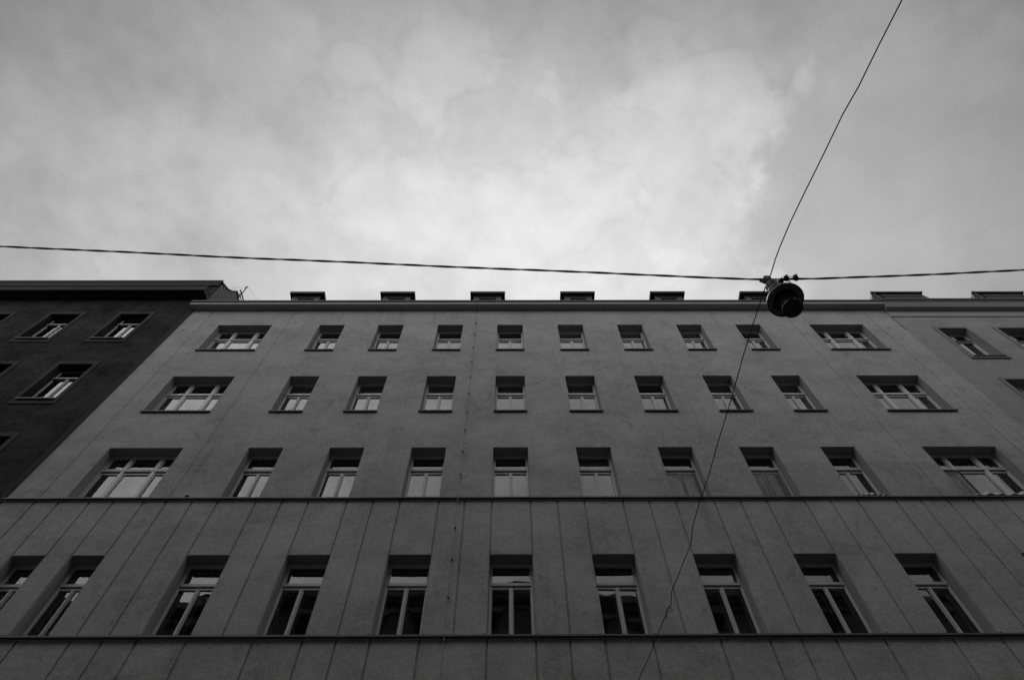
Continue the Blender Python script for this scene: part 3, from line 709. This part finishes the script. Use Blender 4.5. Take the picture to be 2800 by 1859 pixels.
# ------------------------------------------------------------------ houses on the camera's side of the street (they close the street and show in the panes)
def opposite(name, label, x0, x1, ztop, mat_v, ncol, seed, steep=False):
    rnd = random.Random(seed); Yo = -4.3
    t = thing(name, label, 'building', ((x0 + x1) / 2, Yo, GZ))
    dxw = (x1 - x0) / ncol; ops = []
    rows_ = [(ztop - 3.6, ztop - 1.5), (ztop - 7.6, ztop - 5.3), (ztop - 11.6, ztop - 9.3), (ztop - 15.6, ztop - 13.3), (ztop - 19.6, ztop - 17.3)]
    for k in range(ncol):
        xc = x0 + dxw * (k + .5)
        for a, b_ in rows_: ops.append((xc - .55, xc + .55, a, b_))
    w_ = MB(); xs_ = sorted(set([x0, x1] + [o[0] for o in ops] + [o[1] for o in ops])); zs_ = sorted(set([GZ - .05, ztop] + [o[2] for o in ops] + [o[3] for o in ops]))
    for i in range(len(xs_) - 1):
        for j in range(len(zs_) - 1):
            xm, zm = (xs_[i] + xs_[i + 1]) / 2, (zs_[j] + zs_[j + 1]) / 2
            if not any(a < xm < b_ and c < zm < d_ for a, b_, c, d_ in ops):
                w_.quad((xs_[i + 1], Yo, zs_[j]), (xs_[i], Yo, zs_[j]), (xs_[i], Yo, zs_[j + 1]), (xs_[i + 1], Yo, zs_[j + 1]))
    for a, b_, c, d_ in ops:
        w_.quad((a, Yo, c), (a, Yo - .25, c), (a, Yo - .25, d_), (a, Yo, d_)); w_.quad((b_, Yo, c), (b_, Yo - .25, c), (b_, Yo - .25, d_), (b_, Yo, d_)); w_.quad((a, Yo, d_), (b_, Yo, d_), (b_, Yo - .25, d_), (a, Yo - .25, d_)); w_.quad((a, Yo, c), (b_, Yo, c), (b_, Yo - .25, c), (a, Yo - .25, c))
    w_.quad((x0, Yo, GZ), (x0, Yo - 11, GZ), (x0, Yo - 11, ztop), (x0, Yo, ztop)); w_.quad((x1, Yo, GZ), (x1, Yo - 11, GZ), (x1, Yo - 11, ztop), (x1, Yo, ztop)); w_.quad((x0, Yo - 11, GZ), (x1, Yo - 11, GZ), (x1, Yo - 11, ztop), (x0, Yo - 11, ztop)); w_.quad((x0, Yo, ztop), (x1, Yo, ztop), (x1, Yo - 11, ztop), (x0, Yo - 11, ztop))
    rel(w_.build('wall', mat_v, t))
    c_ = MB()
    c_.box(x0, x1, Yo + .003, Yo + .40, ztop - .35, ztop); c_.box(x0, x1, Yo + .003, Yo + .20, ztop - .65, ztop - .353); c_.box(x0, x1, Yo + .003, Yo + .10, ztop - 1.05, ztop - .9)
    for a, b_ in rows_[1:]: c_.box(x0, x1, Yo + .003, Yo + .14, b_ + .9, b_ + 1.1)
    for a, b_ in rows_[:3]:
        for k in range(ncol):
            xc = x0 + dxw * (k + .5); c_.box(xc - .75, xc + .75, Yo + .003, Yo + .22, b_ + .2, b_ + .34); c_.box(xc - .72, xc + .72, Yo + .003, Yo + .16, a - .16, a - .02)
    rel(c_.build('cornice', 'cornice_plaster', t))
    r_ = MB(); extrude_x(r_, x0, x1, [(Yo + .3, ztop + .002), (Yo - .3, ztop + 1.0) if steep else (Yo - .3, ztop + .25), (Yo - 2.6, ztop + 1.7), (Yo - 6, ztop + 2.2), (Yo - 10.9, ztop + .002)]); rf = rel(r_.build('roof', 'roof_sheet', t))
    ch = MB()
    for k in range(2):
        xc = x0 + (x1 - x0) * rnd.uniform(.1, .9); ch = MB(); ch.box(xc - .6, xc + .6, Yo - 3.4, Yo - 2.8, ztop + .8, ztop + 3.0); o = ch.build('chimney', 'render_opposite', rf); o.matrix_parent_inverse = Matrix.Translation(-Vector(t.location))@Matrix.Identity(4) if False else Matrix.Identity(4)
    f = MB(); w, h = 1.1, 2.1
    f.box(0, w, -.02, .03, 0, .06); f.box(0, w, -.02, .03, h - .06, h); f.box(0, .06, -.02, .03, .06, h - .06); f.box(w - .06, w, -.02, .03, .06, h - .06); f.box(.06, w - .06, -.02, .03, h * .68, h * .68 + .06); f.box(w / 2 - .04, w / 2 + .04, -.02, .03, .06, h * .68)
    fo = None
    for a, b_, c, d_ in ops:
        if fo is None:
            fo = f.build('window', 'frame_bright', t, (a, Yo - .2, c)); rel(fo)
            pn = MB().quad((.03, -.03, 0), (w - .03, -.03, 0), (w - .03, -.03, 2.3), (.03, -.03, 2.3)).build('pane', 'lamp_bowl', fo); f0, p0 = fo, pn
        else:
            o = f0.copy(); col.objects.link(o); o.location = (a, Yo - .2, c); rel(o); q = p0.copy(); col.objects.link(q); q.parent = o
    return t
opposite('opposite_building', 'ornate grey town house across the street behind the viewer', -13, 2.9, 24.4, 'render_opposite', 6, 1, True)
opposite('opposite_building', 'lower grey town house across the street reflected in the left panes', -34, -13.02, 23.6, 'render_opposite', 8, 2)
opposite('opposite_building', 'long grey town house across the street reflected in the right panes', 2.92, 34, 24.2, 'render_opposite', 12, 3)

# ------------------------------------------------------------------ overhead cable, span wire and lamp
LXc, LYc = 3.185, 3.1
ctl = [(-30, 12.6), (-16, 10.5), (-7.11, 9.19), (-3.5, 8.70), (.04, 8.265), (2.0, 8.03), (2.93, 7.915), (3.22, 7.90), (3.85, 7.925), (5.2, 8.06), (6.6, 8.22), (14, 9.35), (30, 12.4)]
def catz(x):
    for (xa, za), (xb, zb) in zip(ctl, ctl[1:]):
        if xa <= x <= xb:
            t = (x - xa) / (xb - xa); return za + (zb - za) * t
n = 1500; A_, B_ = [], []
for i in range(n + 1):
    x = -30 + 60 * i / n; z = catz(x); q = x * 2 * math.pi / .8; r = .0054
    wob = .006 * math.sin(x * 2.1)
    A_.append((x, LYc + r * math.cos(q), z + r * math.sin(q) + wob)); B_.append((x, LYc - r * math.cos(q), z - r * math.sin(q) + wob))
cb = thing('overhead_cable', 'thick twisted black cable running along the street above the wall tops', 'cable', (LXc, LYc, 7.9))
rel(MB().tube(A_, .0100, 6).build('strand', 'cable_rubber', cb)); rel(MB().tube(B_, .0090, 6).build('strand', 'cable_rubber', cb))
for (x, z, w, h) in ((3.345, 7.845, .045, .055), (3.445, 7.945, .05, .06), (3.57, 7.965, .045, .075)):
    b = MB(); b.box(x - w / 2, x + w / 2, LYc - .03, LYc + .03, z - h / 2, z + h / 2, 0, .012); b.tube([(x, LYc - .031, z), (x, LYc - .045, z)], .012, 8)
    rel(b.build('terminal_block', 'cable_rubber', cb))
b = MB(); b.tube([(3.44, LYc, 7.93), (3.47, LYc, 7.985), (3.53, LYc, 8.005), (3.57, LYc, 7.985)], .0045, 6); b.tube([(3.24, LYc, 7.87), (3.30, LYc, 7.85), (3.38, LYc, 7.86), (3.45, LYc, 7.905)], .006, 6); b.tube([(3.25, LYc, 7.83), (3.35, LYc, 7.84), (3.46, LYc, 7.90)], .004, 6)
b.tube([(3.445, LYc, 7.93), (3.455, LYc + .01, 7.8), (3.43, LYc + .02, 7.62), (3.35, LYc + .02, 7.45)], .007, 6)
rel(b.build('tap_lead', 'cable_rubber', cb))

up_ = [(3.20, 3.05, 7.85), (3.23, 2.8, 7.85), (3.26, 2.64, 7.85), (3.33, 2.34, 7.85), (3.41, 2.06, 7.85), (3.56, 1.56, 7.85), (3.68, 1.14, 7.85), (3.79, .85, 7.85), (3.92, .41, 7.85), (4.05, 0, 7.85), (4.6, -1.9, 7.9), (5.25, -4.29, 7.95)]
lo_ = [(3.142, 3.127, 7.779), (3.056, 3.645, 7.755), (2.992, 4.092, 7.735), (2.919, 4.741, 7.706), (2.82, 5.431, 7.675), (2.768, 5.907, 7.654), (2.691, 6.347, 7.634), (2.636, 6.781, 7.614), (2.649, 7.04, 7.603), (2.637, 7.147, 7.598), (2.585, 7.377, 7.588), (2.533, 7.623, 7.576), (2.453, 7.989, 7.56), (2.463, 8.157, 7.552), (2.465, 8.261, 7.548), (2.441, 8.3, 7.546)]
lo2 = [(2.416, 8.419, 7.541), (2.321, 8.863, 7.521), (2.218, 9.351, 7.499), (2.091, 9.867, 7.476), (1.94, 10.49, 7.45)]
sw = thing('span_wire', 'thin black wire crossing the street above the lamp towards the top of the picture', 'wire', up_[0])
rel(MB().tube(up_, .0068, 6).build('wire', 'cable_rubber', sw))
sw2 = thing('span_wire', 'thin kinked black wire from the lamp down across the grey facade', 'wire', lo_[0])
rel(MB().tube(lo_, .0064, 6).build('wire', 'cable_rubber', sw2)); rel(MB().tube(lo2, .0064, 6).build('wire', 'cable_rubber', sw2))
b = MB(); a0 = Vector(lo_[-1]); a1 = Vector(lo2[0]); dv = a1 - a0
ring = [a0 + dv * (.5 + .5 * math.cos(t)) + Vector((.022 * math.sin(t), 0, .012 * math.sin(t))) for t in [2 * math.pi * i / 16 for i in range(17)]]
b.tube(ring, .006, 6, caps=False)
b.tube([a0 + dv * -.1, a0 + Vector((.03, .01, 0)), a0 + Vector((.052, .05, -.005)), a0 + Vector((.05, .085, -.008)), a0 + Vector((.03, .10, -.01))], .0055, 6)
b.tube([a1, a1 + Vector((.0, .07, 0)), a1 + Vector((.015, .11, 0)), a1 + Vector((.03, .09, 0))], .0055, 6)
rel(b.build('turnbuckle', 'dark_metal', sw2))
b = MB(); b.tube([(1.94, 10.44, 7.45), (1.94, 10.5, 7.45)], .03, 10); b.tube([(1.94, 10.40, 7.45), (1.94, 10.46, 7.45)], .01, 8); rel(b.build('wall_hook', 'dark_metal', sw2))

lamp = thing('hanging_street_lamp', 'round dark street lamp with wide rim hanging from the wires', 'street lamp', (LXc, LYc, 7.88))
c = (LXc, LYc)
b = MB(); b.box(LXc - .035, LXc + .045, LYc - .045, LYc + .03, 7.80, 7.93, 0, .012); b.box(LXc - .075, LXc - .04, LYc - .02, LYc + .01, 7.78, 7.86); b.box(LXc - .02, LXc - .006, LYc - .03, LYc + .03, 7.72, 7.80); b.box(LXc + .02, LXc + .034, LYc - .03, LYc + .03, 7.72, 7.80)
rel(b.build('hanger', 'dark_metal', lamp))
b = MB(); b.tube([(LXc - .10, LYc + .0, 7.85), (LXc - .04, LYc, 7.76)], .013, 8); rel(b.build('insulator', 'galvanised', lamp))
b = MB(); b.lathe(c, [(0, 7.745), (.045, 7.745), (.075, 7.725), (.082, 7.70), (.082, 7.62), (.070, 7.612), (.070, 7.595), (.088, 7.585), (.092, 7.56), (.092, 7.50), (.080, 7.49), (.080, 7.475), (.10, 7.465), (.103, 7.40), (.103, 7.36)])
rel(b.build('housing', 'lamp_enamel', lamp))
b = MB(); b.lathe(c, [(.10, 7.375), (.14, 7.355), (.18, 7.325), (.203, 7.295), (.210, 7.27), (.2105, 7.245), (.206, 7.240), (.200, 7.243)])
b.lathe(c, [(.200, 7.243), (.197, 7.252), (.150, 7.258), (.146, 7.251), (.140, 7.251), (.138, 7.27), (.128, 7.31), (.10, 7.335), (0, 7.34)], 40, 1)
sx_, sy_ = LXc - .125, LYc + .10
b.tube([(sx_, sy_, 7.262), (sx_, sy_, 7.243)], .011, 10)
rel(b.build('rim', ['lamp_enamel', 'lamp_underside'], lamp))
b = MB(); b.lathe(c, [(.098, 7.33), (.101, 7.20), (.106, 7.13), (.116, 7.045), (.1175, 7.02), (.114, 7.014), (.10, 7.012), (0, 7.012)])
rel(b.build('bowl', 'lamp_bowl', lamp))
b = MB(); qx = LXc - .102; b.tube([(qx, LYc - .03, 7.10), (qx - .015, LYc - .03, 7.12), (qx - .012, LYc, 7.14), (qx + .0, LYc + .02, 7.12)], .005, 6); b.box(qx - .008, qx + .004, LYc - .035, LYc - .015, 7.03, 7.12)
rel(b.build('catch', 'dark_metal', lamp))
for o in bpy.data.objects:
    if o.type == 'MESH' and o.parent is lamp:
        for p in o.data.polygons: p.use_smooth = False
